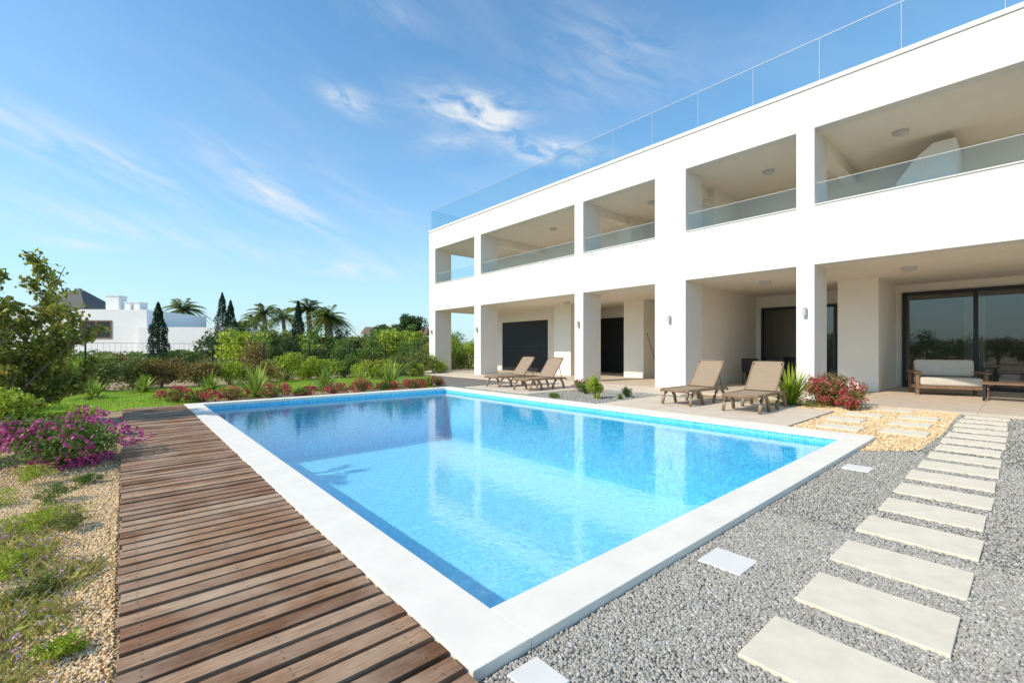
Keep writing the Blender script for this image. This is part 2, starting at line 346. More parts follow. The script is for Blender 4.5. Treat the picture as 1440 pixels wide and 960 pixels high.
P=np.c_[P,ZS+rng.uniform(.0,.005,len(P))]; pebbles('gravel_stones',P,.0105,m_pgrey)
P=scatter(18000,6.5,12,.7,3.3); P=P[inpoly(P,pts)]; P=excl(P); P=np.c_[P,ZS+.004+rng.uniform(0,.008,len(P))]; pebbles('orange_pebbles',P,.012,m_porange,.85)
P=np.r_[scatter(36000,-.95,-.035,1.6,5.5),scatter(16000,-1.5,-.035,5.5,9.8)]; P=np.c_[P,ZG+rng.uniform(0,.007,len(P))]; pebbles('golden_pebbles',P,.0066,m_pbeige,.85)
# ---------------- villa ----------------
villa=empty('villa',(15.5,8.5,0)); thing(villa,'two storey white flat roofed villa with open terraces and glass railings','house'); voff=Vector(villa.location)
def vo(b,name,mats,parent=None,**k):
    o=b.obj(name,mats,parent or villa,**k)
    if parent is None: o.location=-voff
    return o
F=12.4; D=13.4; BW=18.5; YE=21.1; YS=-4.2
cols=[(20.48,YE),(16.49,16.99),(10.40,10.81),(6.54,7.54),(3.31,3.69),(-.9,-.5),(YS,-3.8)]
b=MB()
for (a,c) in cols:
    b.box(F,D,a,c,0.0,3.2); b.box(F,D,a,c,4.6,6.45)
b.box(F,12.75,YS,YE,3.2,4.6)
b.box(F,12.75,YS,YE,6.45,7.42)
b.box(12.75,19.0,YE-.3,YE,6.45,7.42); b.box(12.75,19.0,YE-.3,YE,3.603,4.6)
for (a,c) in cols: b.box(12.752,D-.001,a,c,3.9,4.598)
vo(b,'wall',m_wall)
b=MB(); b.box(F-.03,12.78,YS,YE+.03,7.42,7.52); b.box(12.78,19.03,YE-.33,YE+.03,7.42,7.52); vo(b,'parapet_cap',m_wall,bevel=.005)
ops=[(16.99,20.48),(10.81,16.49),(7.54,10.40),(3.69,6.54),(-.5,3.31)]
for a,c in ops:
    b=MB(); b.box(F-.025,12.74,a+.002,c-.002,4.6,4.63); vo(b,'sill',m_wall,bevel=.004)
b=MB(); b.box(12.752,23.2,YS,YE-.3,3.2,3.6); b.box(12.752,19,YE-.3,YE,3.2,3.598); vo(b,'floor_slab',m_ceil)
b=MB(); b.box(12.752,19,YS,YE-.302,6.45,6.75); vo(b,'roof_slab',m_ceil)
b=MB(); tiles(b,12.0,23.0,YS,6.0,-.12,0,.6,.004); tiles(b,12.35,23,6.0,YE+.2,-.12,0,.6,.004); vo(b,'terrace_floor',m_tile)
b=MB()
b.box(BW+.08,BW+.3,YS,-2.2,0,3.2); b.box(BW+.08,BW+.3,2.58,4.26,0,3.2); b.box(BW+.08,BW+.3,6.7,12.5,0,3.2); b.box(BW+.08,BW+.3,15.8,16.0,0,3.2)
b.box(BW+.08,BW+.3,-2.2,2.58,2.95,3.2); b.box(BW+.08,BW+.3,4.26,6.7,2.75,3.2); b.box(BW+.08,BW+.3,12.5,15.8,2.75,3.2)
b.box(23.0,23.2,YS,8.0,0,3.2); b.box(BW+.3,23.0,YS,YS+.2,0,3.2); b.box(BW+.3,23.0,7.8,8.0,0,3.2)
b.box(16,BW+.08,2.73,3.68,0,3.2); b.box(16,BW+.08,10.25,11.2,0,3.2); b.box(13.402,BW+.08,6.9,7.4,0,3.2)
b.box(15,15.6,13.3,14.3,0,3.2); b.box(16,19,19.3,YE-.001,0,3.2); b.box(16,16.2,14.5,15.7,0,3.2); b.box(16,16.2,15.7,19.3,2.65,3.2); b.box(16.2,BW+.08,15.8,16.0,0,3.2)
b.box(16.5,16.7,YS,YE-.3,3.6,6.45)
b.box(15.2,16.5,10.3,10.9,3.6,6.45); b.box(14.6,16.5,6.7,7.3,3.6,6.45)
vo(b,'inner_wall',m_inwall)
for (ya,yb) in ((3.3,3.6),(10.45,10.75),(16.6,16.9),(6.9,7.2)):
    b=MB(); b.box(13.402,16.5,ya,yb,6.15,6.449); vo(b,'ceiling_beam',m_inwall)
# stepped stair block on upper terrace
b=MB(); XA,XB=15.0,16.49
prof=[(2.55,3.61),(2.55,5.0),(2.2,5.0),(2.2,5.45),(1.85,5.95),(1.5,6.25),(1.1,6.25),(1.1,3.61)]
b.quad([(XA,y,z) for y,z in prof]); b.quad([(XB,y,z) for y,z in prof][::-1])
for i in range(len(prof)):
    (y0,z0),(y1,z1)=prof[i],prof[(i+1)%len(prof)]; b.quad([(XA,y0,z0),(XB,y0,z0),(XB,y1,z1),(XA,y1,z1)])
vo(b,'staircase',m_white)
for (x,ya,yb,zh) in ((16.05,15.7,19.3,2.65),(BW+.12,12.5,15.8,2.75)):
    b=MB(); nn=10
    for i in range(nn): b.box(x,x+.06,ya+.002,yb-.002,zh*i/nn+.0006,zh*(i+1)/nn-.0006)
    vo(b,'roller_door',m_panel)
def sliding(ya,yb,zh,nP,x=BW):
    e=bpy.data.objects.new('sliding_door',None); link(e,villa); e.location=Vector((x,ya,0))-voff
    b=MB(); w=yb-ya; b.box(0,.1,.002,.08,0,zh-.002); b.box(0,.1,w-.08,w-.002,0,zh-.002); b.box(0,.1,.08,w-.08,zh-.1,zh-.002); b.box(0,.1,.08,w-.08,0.001,.06)
    for i in range(1,nP): c=.08+(w-.16)*i/nP; b.box(.005,.095,c-.05,c+.05,.06,zh-.1)
    b.obj('frame',m_dark,e,bevel=.004)
    for i in range(nP):
        b=MB(); c0=.08+(w-.16)*i/nP+.05; c1=.08+(w-.16)*(i+1)/nP-.05; b.quad([(.05,c0,.06),(.05,c1,.06),(.05,c1,zh-.1),(.05,c0,zh-.1)]); b.obj('pane',m_win,e)
sliding(-2.2,2.58,2.95,3); sliding(4.26,6.7,2.75,2)
for (ya,yb) in ((.78,1.24),(4.45,4.8)):
    b=MB(); n=24
    for i in range(n):
        y0=ya+(yb-ya)*i/n; y1=ya+(yb-ya)*(i+1)/n; xx0=18.95+.03*math.sin(i*1.6); xx1=18.95+.03*math.sin((i+1)*1.6)
        b.quad([(xx0,y0,.03),(xx1,y1,.03),(xx1,y1,2.75),(xx0,y0,2.75)])
    vo(b,'curtain',m_curtain)
# glass railings : one thin sheet per panel
for a,c in ops:
    n=2 if c-a<4 else 3; d=(c-a-.02)/n
    b=MB()
    for i in range(n):
        y0,y1=a+.01+i*d+.005,a+.01+(i+1)*d-.005; b.quad([(12.5,y0,4.635),(12.5,y1,4.635),(12.5,y1,5.14),(12.5,y0,5.14)])
    vo(b,'balcony_glass_railing',m_glass)
    b=MB(); b.box(12.495,12.507,a+.01,c-.01,5.141,5.152); vo(b,'handrail',m_lamp)
b=MB(); nR=17; d=(YE-.01-YS)/nR
for i in range(nR):
    y0,y1=YS+i*d+.006,YS+(i+1)*d-.006; b.quad([(12.5,y0,7.525),(12.5,y1,7.525),(12.5,y1,8.58),(12.5,y0,8.58)])
for i in range(4): b.quad([(12.52+i*1.6,YE-.11,7.525),(12.52+(i+1)*1.6-.012,YE-.11,7.525),(12.52+(i+1)*1.6-.012,YE-.11,8.58),(12.52+i*1.6,YE-.11,8.58)])
vo(b,'roof_glass_railing',m_glass)
b=MB(); b.box(12.494,12.508,YS,YE-.01,8.581,8.592); b.box(12.52,18.9,YE-.118,YE-.104,8.581,8.592)
for i in range(nR+1): b.box(12.498,12.506,YS+i*d-.003,YS+i*d+.003,7.53,8.58)
vo(b,'handrail',m_lamp)
for y in (20.8,16.74,10.6,7.04,3.5):
    b=MB(); b.tube([(F-.07,y,1.99),(F-.07,y,2.19)],.045,14); b.box(F-.04,F-.001,y-.03,y+.03,2.05,2.13); vo(b,'wall_lamp',m_lamp)
for (x,y,z) in ((14.2,13.6,6.45),(14.4,5.0,6.45),(14.2,2.0,6.45),(14.6,1.9,3.2),(14.4,5.1,3.2),(14.4,13,3.2),(14.3,8.8,6.45)):
    b=MB(); b.tube([(x,y,z-.09),(x,y,z-.06),(x,y,z-.002)],[.08,.15,.16],20); vo(b,'ceiling_lamp',m_lamp)
# ---------------- loungers ----------------
def lounger():
    e=empty('sun_lounger')
    b=MB()
    for sy in (-1,1):
        y=.31*sy
        b.tube([(0,y,.30),(.05,y,.335),(.5,y,.33),(1.15,y,.33),(1.7,y,.31),(1.78,y,.27)],[.022,.028,.032,.034,.028,.02],8)
    b.tube([(.03,-.31,.315),(.03,.31,.315)],.026,8); b.tube([(1.72,-.31,.3),(1.72,.31,.3)],.022,8)
    b.tube([(1.15,-.31,.31),(1.15,.31,.31)],.02,8)
    b.obj('frame',m_resin,e,smooth=True)
    for sy in (-1,1):
        for (xa,xb) in ((.10,.62),(1.08,1.62)):
            b=MB(); y=.31*sy
            p=[]
            for i in range(11):
                t=i/10; p.append((xa+(xb-xa)*t,y+.02*sy,.02+.30*math.sin(math.pi*t)**.6 if 0<t<1 else .015))
            b.tube(p,[.034,.036,.034,.032,.03,.03,.03,.032,.034,.036,.034],8); b.obj('leg',m_resin,e,smooth=True)
    b=MB(); n=10
    for i in range(n):
        xa=.06+i*.108; z=.345-.012*math.sin(math.pi*i/n); b.box(xa,xa+.106,-.285,.285,z-.006,z+.008)
    b.obj('seat',m_sling,e,bevel=.002)
    b=MB(); A=math.radians(52); px,pz=1.13,.35
    def bp(s,y,o=0): 
        c=.03*math.sin(s*2.6); return (px+s*math.cos(A)-o*math.sin(A)+c*.4,y,pz+s*math.sin(A)+o*math.cos(A)-c)
    S=[.02+.075*i for i in range(11)]
    for i in range(10):
        s0,s1=S[i],S[i+1]-.002; wd=.285 if i<9 else .26
        q=[bp(s0,-wd,-.008),bp(s1,-wd,-.008),bp(s1,wd,-.008),bp(s0,wd,-.008),bp(s0,-wd,.008),bp(s1,-wd,.008),bp(s1,wd,.008),bp(s0,wd,.008)]
        k=len(b.v); b.v+=q; b.f+=[tuple(k+j for j in r) for r in ((0,3,2,1),(4,5,6,7),(0,1,5,4),(1,2,6,5),(2,3,7,6),(3,0,4,7))]; b.m+=[0]*6
    for sy in (-1,1): b.tube([bp(s,.295*sy) for s in S[:-1]+[.77]],.019,8,1)
    b.tube([bp(.775,-.29),bp(.78,0),bp(.775,.29)],.02,8,1)
    b.obj('backrest',[m_sling,m_resin],e)
    for sy in (-1,1): b=MB(); b.tube([bp(.5,.25*sy,-.02),(1.62,.25*sy,.3)],.012,6); b.obj('support_bar',m_resin,e)
    return e
L0=lounger(); thing(L0,'tan resin sun lounger with raised backrest facing the pool','sun lounger','sun loungers by the pool')
kids=[o for o in bpy.data.objects if o.parent==L0]
pos=[(8.85,3.6,ZP,.03),(8.95,5.0,ZP,-.05),(8.7,9.7,ZP,.04),(8.8,11.2,ZP,-.04)]
for i,p in enumerate(pos):
    if i==0: e=L0
    else:
        e=L0.copy(); COL.objects.link(e)
        for k in kids: c=k.copy(); c.parent=e; COL.objects.link(c)
    e.location=p[:3]; e.rotation_euler.z=p[3]
# ---------------- terrace furniture ----------------
def sofa(name,loc,rz,w,label,cat,ncush=2):
    e=empty(name,loc); e.rotation_euler.z=rz; thing(e,label,cat)
    b=MB(); b.box(0,.86,0,w,.17,.25)
    for yy in (0,w-.07):
        b.box(-.02,.88,yy-.04,yy+.11,.56,.61)
        for xx in (.02,.76): b.box(xx,xx+.07,yy,yy+.07,0,.17); b.box(xx,xx+.07,yy,yy+.07,.25,.56)
    b.box(0,.06,.07,w-.07,.25,.64); b.obj('frame',m_teak,e,bevel=.006)
    cw=(w-.17)/ncush
    for i in range(ncush):
        b=MB(); b.box(.1,.88,.085+i*cw,.085+(i+1)*cw-.01,.252,.46); b.obj('seat_cushion',m_cushion,e,bevel=.05)
        b=MB(); b.box(.07,.29,.09+i*cw,.09+(i+1)*cw-.02,.465,.90,0,Matrix.Rotation(-.15,3,'Y')); b.obj('back_cushion',m_cushion,e,bevel=.06)
sofa('outdoor_sofa',(16.4,2.15,0),math.pi*1.1,1.35,'dark teak sofa with bulky beige cushions on the terrace','sofa',1)
def table(name,loc,w,l,h,mat,label):
    e=empty(name,loc); thing(e,label,'table'); b=MB(); b.box(-w/2,w/2,-l/2,l/2,h-.04,h); b.obj('table_top',mat,e,bevel=.006)
    for sx_ in (-1,1):
        for sy in (-1,1):
            b=MB(); cx,cy=sx_*(w/2-.06),sy*(l/2-.06); b.box(cx-.025,cx+.025,cy-.025,cy+.025,0,h-.04); b.obj('leg',m_black,e)
table('coffee_table',(15.2,.3,0),.7,.8,.42,m_teak,'low teak outdoor coffee table with dark legs')
table('dining_table',(16.6,5.6,0),.9,1.5,.74,m_black,'dark dining table under the covered terrace')
def chair(loc,rz):
    e=empty('dining_chair',loc); e.rotation_euler.z=rz; thing(e,'black woven dining chair with armrests','chair','dining chairs on the terrace')
    b=MB(); b.box(-.25,.25,-.25,.25,.4,.46); b.obj('seat',m_black,e,bevel=.02)
    b=MB(); b.box(-.27,-.22,-.25,.25,.46,.88,0,Matrix.Rotation(-.12,3,'Y')); b.obj('backrest',m_black,e,bevel=.015)
    for sx_ in (-1,1):
        for sy in (-1,1): b=MB(); b.tube([(sx_*.22,sy*.22,0),(sx_*.21,sy*.22,.4)],.018,8); b.obj('leg',m_black,e)
    for sy in (-1,1): b=MB(); b.tube([(-.24,sy*.26,.66),(.2,sy*.26,.66),(.2,sy*.24,.42)],.016,8); b.obj('armrest',m_black,e)
for p in ((15.8,5.2,0),(15.8,6.0,.1),(17.4,5.2,3.1),(17.4,6.0,3.2)): chair((p[0],p[1],0),p[2])
b=MB(); b.tube([(0,0,0),(-.1,.55,1.75)],.012,8); b.box(-.03,.03,-.2,.2,-.0,.05); o=b.obj('pool_brush',m_dark,loc=(14.2,8.35,.002)); thing(o,'long handled pool brush leaning against the wall','brush')
# ---------------- vegetation ----------------
def plant(name,loc,r,n,ls,mat,label,cat='shrub',fl=None,nf=0,fs=.03,k=16,cl=.4,asp=.5,group=None,stem=True):
    e=empty(name,loc); thing(e,label,cat,group)
    P=cloud(n,r,k,cl,flat=.85); P[:,2]+=r[2]*.85
    V,Fc=leaves(P,ls,asp); npmesh('foliage',V,Fc,mat,e)
    if stem:
        b=MB()
        for i in range(6):
            a=random.uniform(0,6.28); q=random.uniform(.3,.7); b.tube([(0,0,-.02),(r[0]*q*.5*math.cos(a),r[1]*q*.5*math.sin(a),r[2]*.7),(r[0]*q*math.cos(a),r[1]*q*math.sin(a),r[2]*1.3)],[.012+r[2]*.02,.01+r[2]*.01,.004],5)
        b.obj('stem',m_bark,e)
    if fl:
        Pf=cloud(nf*3,r,k,cl,flat=.85); Pf[:,2]+=r[2]*.85; d=np.linalg.norm((Pf-np.array([0,0,r[2]*.8]))/np.array(r),axis=1)
        Pf=Pf[np.argsort(-d)[:nf]]
        C=np.repeat(Pf,4,0)+rng.normal(0,fs*.35,(len(Pf)*4,3)); V,Fc=leaves(C,fs,.8); npmesh('flowers',V,Fc,fl,e)
    return e
def spiky(loc,n,L,label,mat=L_spiky,w=.03,name='yucca_plant'):
    V=[];Fc=[]
    for i in range(n):
        a=random.uniform(0,6.28); el=random.uniform(.15,1.5); l=L*random.uniform(.7,1.1); d=Vector((math.cos(a),math.sin(a),0)); s=Vector((-math.sin(a),math.cos(a),0))
        seg=4
        for j in range(seg+1):
            t=j/seg; r=l*t*math.cos(el); z=l*t*math.sin(el)-.35*L*t*t*math.cos(el); ww=w*(1-t)**.6*(.6+.8*min(1,t*3)) if j<seg else .001
            c=d*r+Vector((0,0,z)); V+= [tuple(c-s*ww*.5),tuple(c+s*ww*.5)]
            if j: k=len(V); Fc.append((k-4,k-3,k-1,k-2))
    o=npmesh(name,V,Fc,mat,loc=loc); thing(o,label,'plant'); return o
def palm(loc,h,cr,label):
    e=empty('palm_tree',loc); thing(e,label,'palm tree','palm trees behind the garden')
    b=MB(); nn=14; b.tube([(.12*math.sin(i*.3),0,h*i/nn-.1) for i in range(nn+1)],[.26*(1-.3*i/nn)*(1+.08*(i%2)) for i in range(nn+1)],9); b.obj('trunk',m_palmbark,e)
    V=[];Fc=[]; top=Vector((.12*math.sin(nn*.3),0,h-.1))
    for f in range(56):
        a=random.uniform(0,6.28); el=random.uniform(-.75,1.35); l=cr*random.uniform(.85,1.1)*(.75 if el<-.2 else 1); d=Vector((math.cos(a),math.sin(a),0)); s=Vector((-math.sin(a),math.cos(a),0))
        for j in range(1,21):
            t=j/20; c=top+d*(l*t*math.cos(el))+Vector((0,0,l*t*math.sin(el)-.55*l*t*t))
            ll=cr*.22*math.sin(math.pi*min(1,t*.8+.14))
            for sg in (-1,1):
                tip=c+s*sg*ll*.8+d*ll*.5+Vector((0,0,-ll*.25)); k=len(V); wv=d*(cr*.034); V+=[tuple(c-wv),tuple(c+wv),tuple(tip)]; Fc.append((k,k+1,k+2))
    npmesh('crown',V,Fc,L_palm,e); return e
def cypress(loc,h,r,label):
    e=empty('cypress_tree',loc); thing(e,label,'cypress tree'); b=MB(); b.tube([(0,0,-.1),(0,0,h*.5),(0,0,h*.9)],[.12,.08,.02],7); b.obj('trunk',m_bark,e)
    n=int(5200); z=rng.uniform(.03,1,n)**.9; rr_=r*np.minimum(1,(1-z)*1.9)**.8*np.minimum(1,.5+z*3)*(1+.14*np.sin(z*23)); a=rng.uniform(0,6.28,n); q=rr_*rng.uniform(.55,1.12,n)
    P=np.c_[q*np.cos(a),q*np.sin(a),z*h]; V,Fc=leaves(P,.15,.4); npmesh('crown',V,Fc,L_cyp,e); return e
def tree(loc,h,r,mat,label,n=5000,ls=.16,tz=.45,k=22):
    e=empty('broadleaf_tree',loc); thing(e,label,'tree'); b=MB(); b.tube([(0,0,-.1),(.05,.02,h*.3),(.0,0,h*.6)],[.05+h*.02,.03+h*.015,.03],8)
    for i in range(7):
        a=i*.9; b.tube([(.03,.01,h*.3+i*.05*h),(r*.3*math.cos(a),r*.3*math.sin(a),h*.5+i*.03*h),(r*.7*math.cos(a),r*.7*math.sin(a),h*.65+i*.03*h)],[.04,.03,.01],5)
    b.obj('trunk',m_bark,e); P=cloud(n,(r,r,h*(1-tz)*.55),k,.36); P[:,2]+=h*(1+tz)/2-.05*h; V,Fc=leaves(P,ls,.5); npmesh('crown',V,Fc,mat,e); return e
# near left bed
plant('flowering_shrub',(-.50,6.9,ZG),(.64,.8,.34),6500,.045,L_mid,'green leaved shrub covered in magenta flowers',fl=F_mag,nf=560,fs=.036,k=30,cl=.34)
plant('flowering_shrub',(-1.5,7.5,ZG),(.5,.6,.32),3500,.045,L_mid,'green leaved shrub covered in magenta flowers',fl=F_mag,nf=240,fs=.036,k=20)
plant('lime_shrub',(-1.1,8.6,ZG),(.6,.55,.46),6200,.055,L_lime,'bright lime green leafy shrub',k=20)
plant('lime_shrub',(-.6,8.4,ZG),(.42,.4,.28),3200,.05,L_lime,'low bright lime green shrub',k=12)
for i,(x,y,rx,hz) in enumerate([(-.62,6.0,.18,.12),(-.40,5.2,.18,.10),(-.5,4.5,.24,.10),(-.28,4.35,.16,.08),(-.52,3.75,.24,.09),(-.26,5.75,.12,.07),(-.8,5.4,.2,.11),(-.34,3.3,.14,.06),(-.2,2.6,.12,.05)]):
    plant('cushion_plant',(x,y,ZG),(rx,rx,hz),1900,.018,(L_lime,L_mid,L_lime,L_olive)[i%4],'low fine leaved green cushion plant in golden gravel','plant',k=22,asp=.3,group='cushion plants in the gravel bed',stem=False,cl=.3)
def drygrass(loc,n,R,H,label):
    e=empty('dry_grass_tuft',loc); thing(e,label,'plant','dry flowering tufts')
    P=rng.normal(0,R*.5,(n,2)); a=rng.uniform(0,6.28,n); hh=H*rng.uniform(.4,1,n); ln=rng.normal(0,H*.45,(n,2)); w=.0018
    mid=np.c_[P+ln*.35,hh*.6]; tip=np.c_[P+ln,hh]; b0=np.c_[P[:,0]-w*np.cos(a),P[:,1]-w*np.sin(a),np.zeros(n)]; b1=np.c_[P[:,0]+w*np.cos(a),P[:,1]+w*np.sin(a),np.zeros(n)]
    V=np.stack([b0,b1,mid+[w*.8,0,0],tip],1); npmesh('blades',V.reshape(-1,3),np.arange(n*4).reshape(n,4),L_dry,e)
    k=rng.choice(n,24); C=np.repeat(tip[k],5,0)+rng.normal(0,.006,(120,3)); V,Fc=leaves(C,.013,.8); npmesh('flowers',V,Fc,F_pink,e)
for i in range(12):
    t=i/11; drygrass((-.10-.32*random.random()-.05*t*4,1.9+2.9*t,ZG),340,.15,.085,'dry low tuft with small pale pink flowers')
# left tree (open branching shrub)
def opentree(loc,stems,seed=5,lf=.075):
    e=empty('garden_tree',loc); thing(e,'open multi-stemmed small tree with olive green leaves','tree'); b=MB(); C=[]
    R=random.Random(seed)
    def grow(p,d,l,r,lev):
        pts=[p]; q=p.copy(); dd=d.copy()
        for i in range(6):
            dd=(dd+Vector((R.uniform(-.14,.14),R.uniform(-.14,.14),R.uniform(-.05,.10)))).normalized(); q=q+dd*l/6; pts.append(q.copy())
            if lev>=1 or i>0:
                for _ in range(7 if lev else 6):
                    C.append(q-dd*R.uniform(0,l/6)+Vector((R.gauss(0,.045),R.gauss(0,.045),R.gauss(0,.04))))
            if lev<2 and 1<=i<=4:
                nd=(dd*.8+Vector((R.uniform(-1,1),R.uniform(-1,1),R.uniform(-.2,.6))).normalized()*.75).normalized(); grow(q.copy(),nd,l*R.uniform(.22,.38),r*.5,lev+1)
        b.tube(pts,[r*(1-.13*i) for i in range(7)],6)
    for (dx,dy,dz,l) in stems: grow(Vector((0,0,0)),Vector((dx,dy,dz)).normalized(),l,.026,0)
    b.obj('trunk',m_bark,e); C=np.array([tuple(c) for c in C]); V,Fc=leaves(C,lf,.62); npmesh('crown',V,Fc,L_tree,e)
opentree((-1.65,10.6,ZG),((.22,-.05,1,2.8),(0,.1,1,2.3),(.66,0,.72,2.15),(.85,-.1,.5,1.5),(.42,-.2,.9,2.1),(-.35,0,1,2.3),(.5,.3,.5,1.5),(.1,-.4,.8,1.8),(.3,.3,.9,1.9),(-.2,-.3,.7,1.6),(.7,.2,.3,1.2),(.5,0,.95,2.3)),lf=.088)
plant('garden_shrub',(-1.7,10.3,ZG),(.75,.7,.45),5000,.07,L_olive,'dense olive green garden shrub')
plant('garden_shrub',(-2.4,13.5,ZG),(1.3,.8,.5),4500,.08,L_mid,'dense mid green garden shrub')
# flower row behind the pool
for i,(x,y) in enumerate([(1.4,12.75),(2.0,12.85),(2.9,12.65),(3.7,12.75),(4.4,12.6),(5.3,12.8),(6.1,12.9),(6.9,12.7),(.9,13.0),(7.5,13.3)]):
    plant('red_flower_shrub',(x,y,ZG),(.38+.05*(i%2),.3,.15+.03*(i%3)),1200,.04,L_rust if i%3 else L_mid,'low shrub with red flowers beside the lawn','shrub',fl=F_red,nf=140,fs=.038,k=12,group='red flowering shrubs behind the pool')
for (x,y,L) in ((2.6,13.3,1.0),(4.6,13.9,.85),(6.5,13.5,1.05),(7.6,13.0,.5),(.4,16.5,.6),(-.6,15.2,.6),(5.6,13.6,.65),(1.9,15.8,.65),(3.4,16.8,.6)): spiky((x,y,ZG),130,L,'spiky yellow green yucca beside the lawn',w=.05)
# between pool and villa
plant('red_flower_shrub',(11.6,2.75,ZG),(.6,.62,.42),4200,.05,L_rust,'rounded shrub with red flowers at the terrace edge',fl=F_red,nf=420,fs=.036,k=24)
plant('red_flower_shrub',(11.2,2.35,ZG),(.35,.3,.24),1800,.05,L_rust,'low shrub with red flowers at the terrace edge',fl=F_red,nf=160,fs=.035,k=14)
spiky((11.2,3.45,ZG),150,1.0,'tall spiky yellow green plant beside the pillar',w=.045,mat=L_lime)
plant('lime_shrub',(8.9,7.1,ZG),(.24,.24,.33),1800,.05,L_lime,'upright lime green shrub in grey gravel',k=12)
plant('ball_shrub',(9.7,6.7,ZG),(.16,.16,.17),1800,.03,L_dark,'small clipped round dark shrub in gravel',k=30,cl=.3)
plant('ball_shrub',(9.2,6.55,ZG),(.09,.09,.09),700,.025,L_mid,'tiny clipped round green shrub in gravel',k=24,cl=.3)
plant('red_flower_shrub',(10.0,8.4,ZG),(.3,.3,.25),1300,.045,L_rust,'small shrub with red flowers in gravel',fl=F_red,nf=120,fs=.03,k=12)
plant('lime_shrub',(9.6,8.0,ZG),(.2,.2,.2),900,.045,L_mid,'small green shrub in gravel',k=10)
plant('ground_plant',(8.3,7.9,ZG),(.25,.2,.08),700,.035,L_mid,'low green ground cover plant in gravel',k=8,stem=False)
plant('red_flower_shrub',(7.9,12.9,ZG),(.3,.3,.2),1100,.045,L_rust,'small shrub with red flowers near the pool corner',fl=F_red,nf=100,fs=.03,k=12)
# hedge and shrubs at boundary
R=random.Random(21)
mats=[L_rust,L_olive,L_mid,L_lime,L_lime,L_olive]
xs=-7
while xs<12.0:
    w=R.uniform(.55,1.0); h=R.uniform(.42,.66)
    m=L_rust if xs<4 and R.random()<.4 else R.choice(mats)
    yb=18.1 if xs<2.5 else 19.6 if xs>5.5 else 18.1+(xs-2.5)*.5
    plant('hedge_shrub',(xs,yb+R.uniform(-.4,.5),ZG),(w,.7,h),2600,.085,m,'dense boundary hedge shrub of mixed green and rust leaves','shrub',k=20,group='hedge shrubs along the boundary')
    xs+=w*1.1
for i in range(28):
    x=-6+i*.85+R.uniform(-.3,.3); up=.78 if x<4 else 1.4; plant('wild_shrub',(x,22.7+R.uniform(-1,2.5),ZG),(R.uniform(.7,1.2),.8,R.uniform(.6,.85)*up),2300,.11,R.choice([L_olive,L_mid,L_lime,L_rust,L_mid,L_lime,L_dark]),'loose wild shrub behind the garden fence','shrub',k=18,group='wild shrubs behind the fence')
for i in range(6): plant('garden_shrub',(R.uniform(6.5,10.8),17.2+R.uniform(-.5,1.5),ZG),(.5,.5,R.uniform(.3,.5)),1600,.07,R.choice([L_lime,L_mid,L_lime]),'rounded green garden shrub on the lawn edge',k=14)
plant('garden_shrub',(14.2,22.9,ZG),(1.0,.9,1.0),3800,.1,L_lime,'tall light green shrub beyond the villa corner')
plant('garden_shrub',(15.7,23.9,ZG),(1.0,.9,1.15),3800,.1,L_lime,'tall light green shrub beyond the villa corner')
plant('garden_shrub',(16.9,25.5,ZG),(1.2,1.0,1.4),3800,.1,L_mid,'tall green shrub beyond the villa corner')
# fence
e=empty('garden_fence',(0,20.9,ZG)); thing(e,'thin dark metal mesh fence behind the hedge','fence')
for i in range(13):
    b=MB(); x=-10+i*1.8; b.box(x-.025,x+.025,-.025,.025,0,1.5); b.obj('post',m_fence,e)
b=MB()
for z in (.1,.45,.8,1.15,1.45): b.box(-10,11.6,-.006,.006,z,z+.012)
for i in range(145): b.box(-10+i*.15,-10+i*.15+.006,.007,.013,.1,1.46)
b.obj('mesh_panel',m_fence,e)
# trees background
for (x,y,h,r) in ((5.0,61.9,5.8,2.7),(10.7,50.3,5.0,2.3),(13.5,54.5,5.0,2.4),(12.5,42.1,5.0,2.3),(13.3,39.1,4.1,2.3),(9.5,58,3.5,2.1),(14.5,43.5,4.3,2.2),(11.2,57,4.4,2.1),(8.9,52,3.4,2.0)): palm((x,y,-.1),h,r,'palm tree with feathery fronds behind the garden')
cypress((6.6,47.1,-.1),6.3,.66,'tall dark cypress tree'); cypress((7.3,47.5,-.1),5.7,.62,'tall dark cypress tree')
cypress((1.6,35.7,-.1),4.2,.5,'slim dark cypress tree in front of a white house'); cypress((9.4,34.2,-.1),4.7,.45,'slim dark cypress tree')
tree((15.6,32.8,-.1),3.5,1.3,L_dark,'dark conifer like tree'); tree((17.0,31.7,-.1),4.4,1.2,L_dark,'dark conifer like tree',5500)
for i in range(26):
    az_=math.radians(9+i*.9+R.uniform(-.5,.5)); d=R.uniform(29,46); x=d*math.sin(az_); y=d*math.cos(az_)
    tree((x,y,-.1),R.uniform(2.2,3.1),R.uniform(1.3,1.9),R.choice([L_dark,L_olive,L_mid,L_lime]),'rounded green tree in the neighbourhood',2600,.22,.1)
for i in range(9):
    az_=math.radians(-12+i*2.3); d=R.uniform(34,44); tree((d*math.sin(az_),d*math.cos(az_),-.1),R.uniform(1.0,1.35),1.6,R.choice([L_olive,L_mid]),'low bushy tree in the neighbourhood',2200,.2,.05)
# distant woodland
P=[]
for i in range(260):
    az=math.radians(-60+i*.62); d=R.uniform(85,140); c=np.array([d*math.sin(az),d*math.cos(az),R.uniform(.3,1.4)]); P.append(cloud(110,(4.5,4.5,R.uniform(1.2,2.6)),8,.5)+c)
V,Fc=leaves(np.concatenate(P),1.1,.7); o=npmesh('woodland',V,Fc,L_mid); o['kind']='stuff'
for i in range(12): tree((-15+R.uniform(-2,2),-9+i*2.1,-.1),R.uniform(1.8,3.6),1.9,R.choice([L_mid,L_dark,L_olive]),'leafy tree on the far side of the garden',2200,.2,.05)
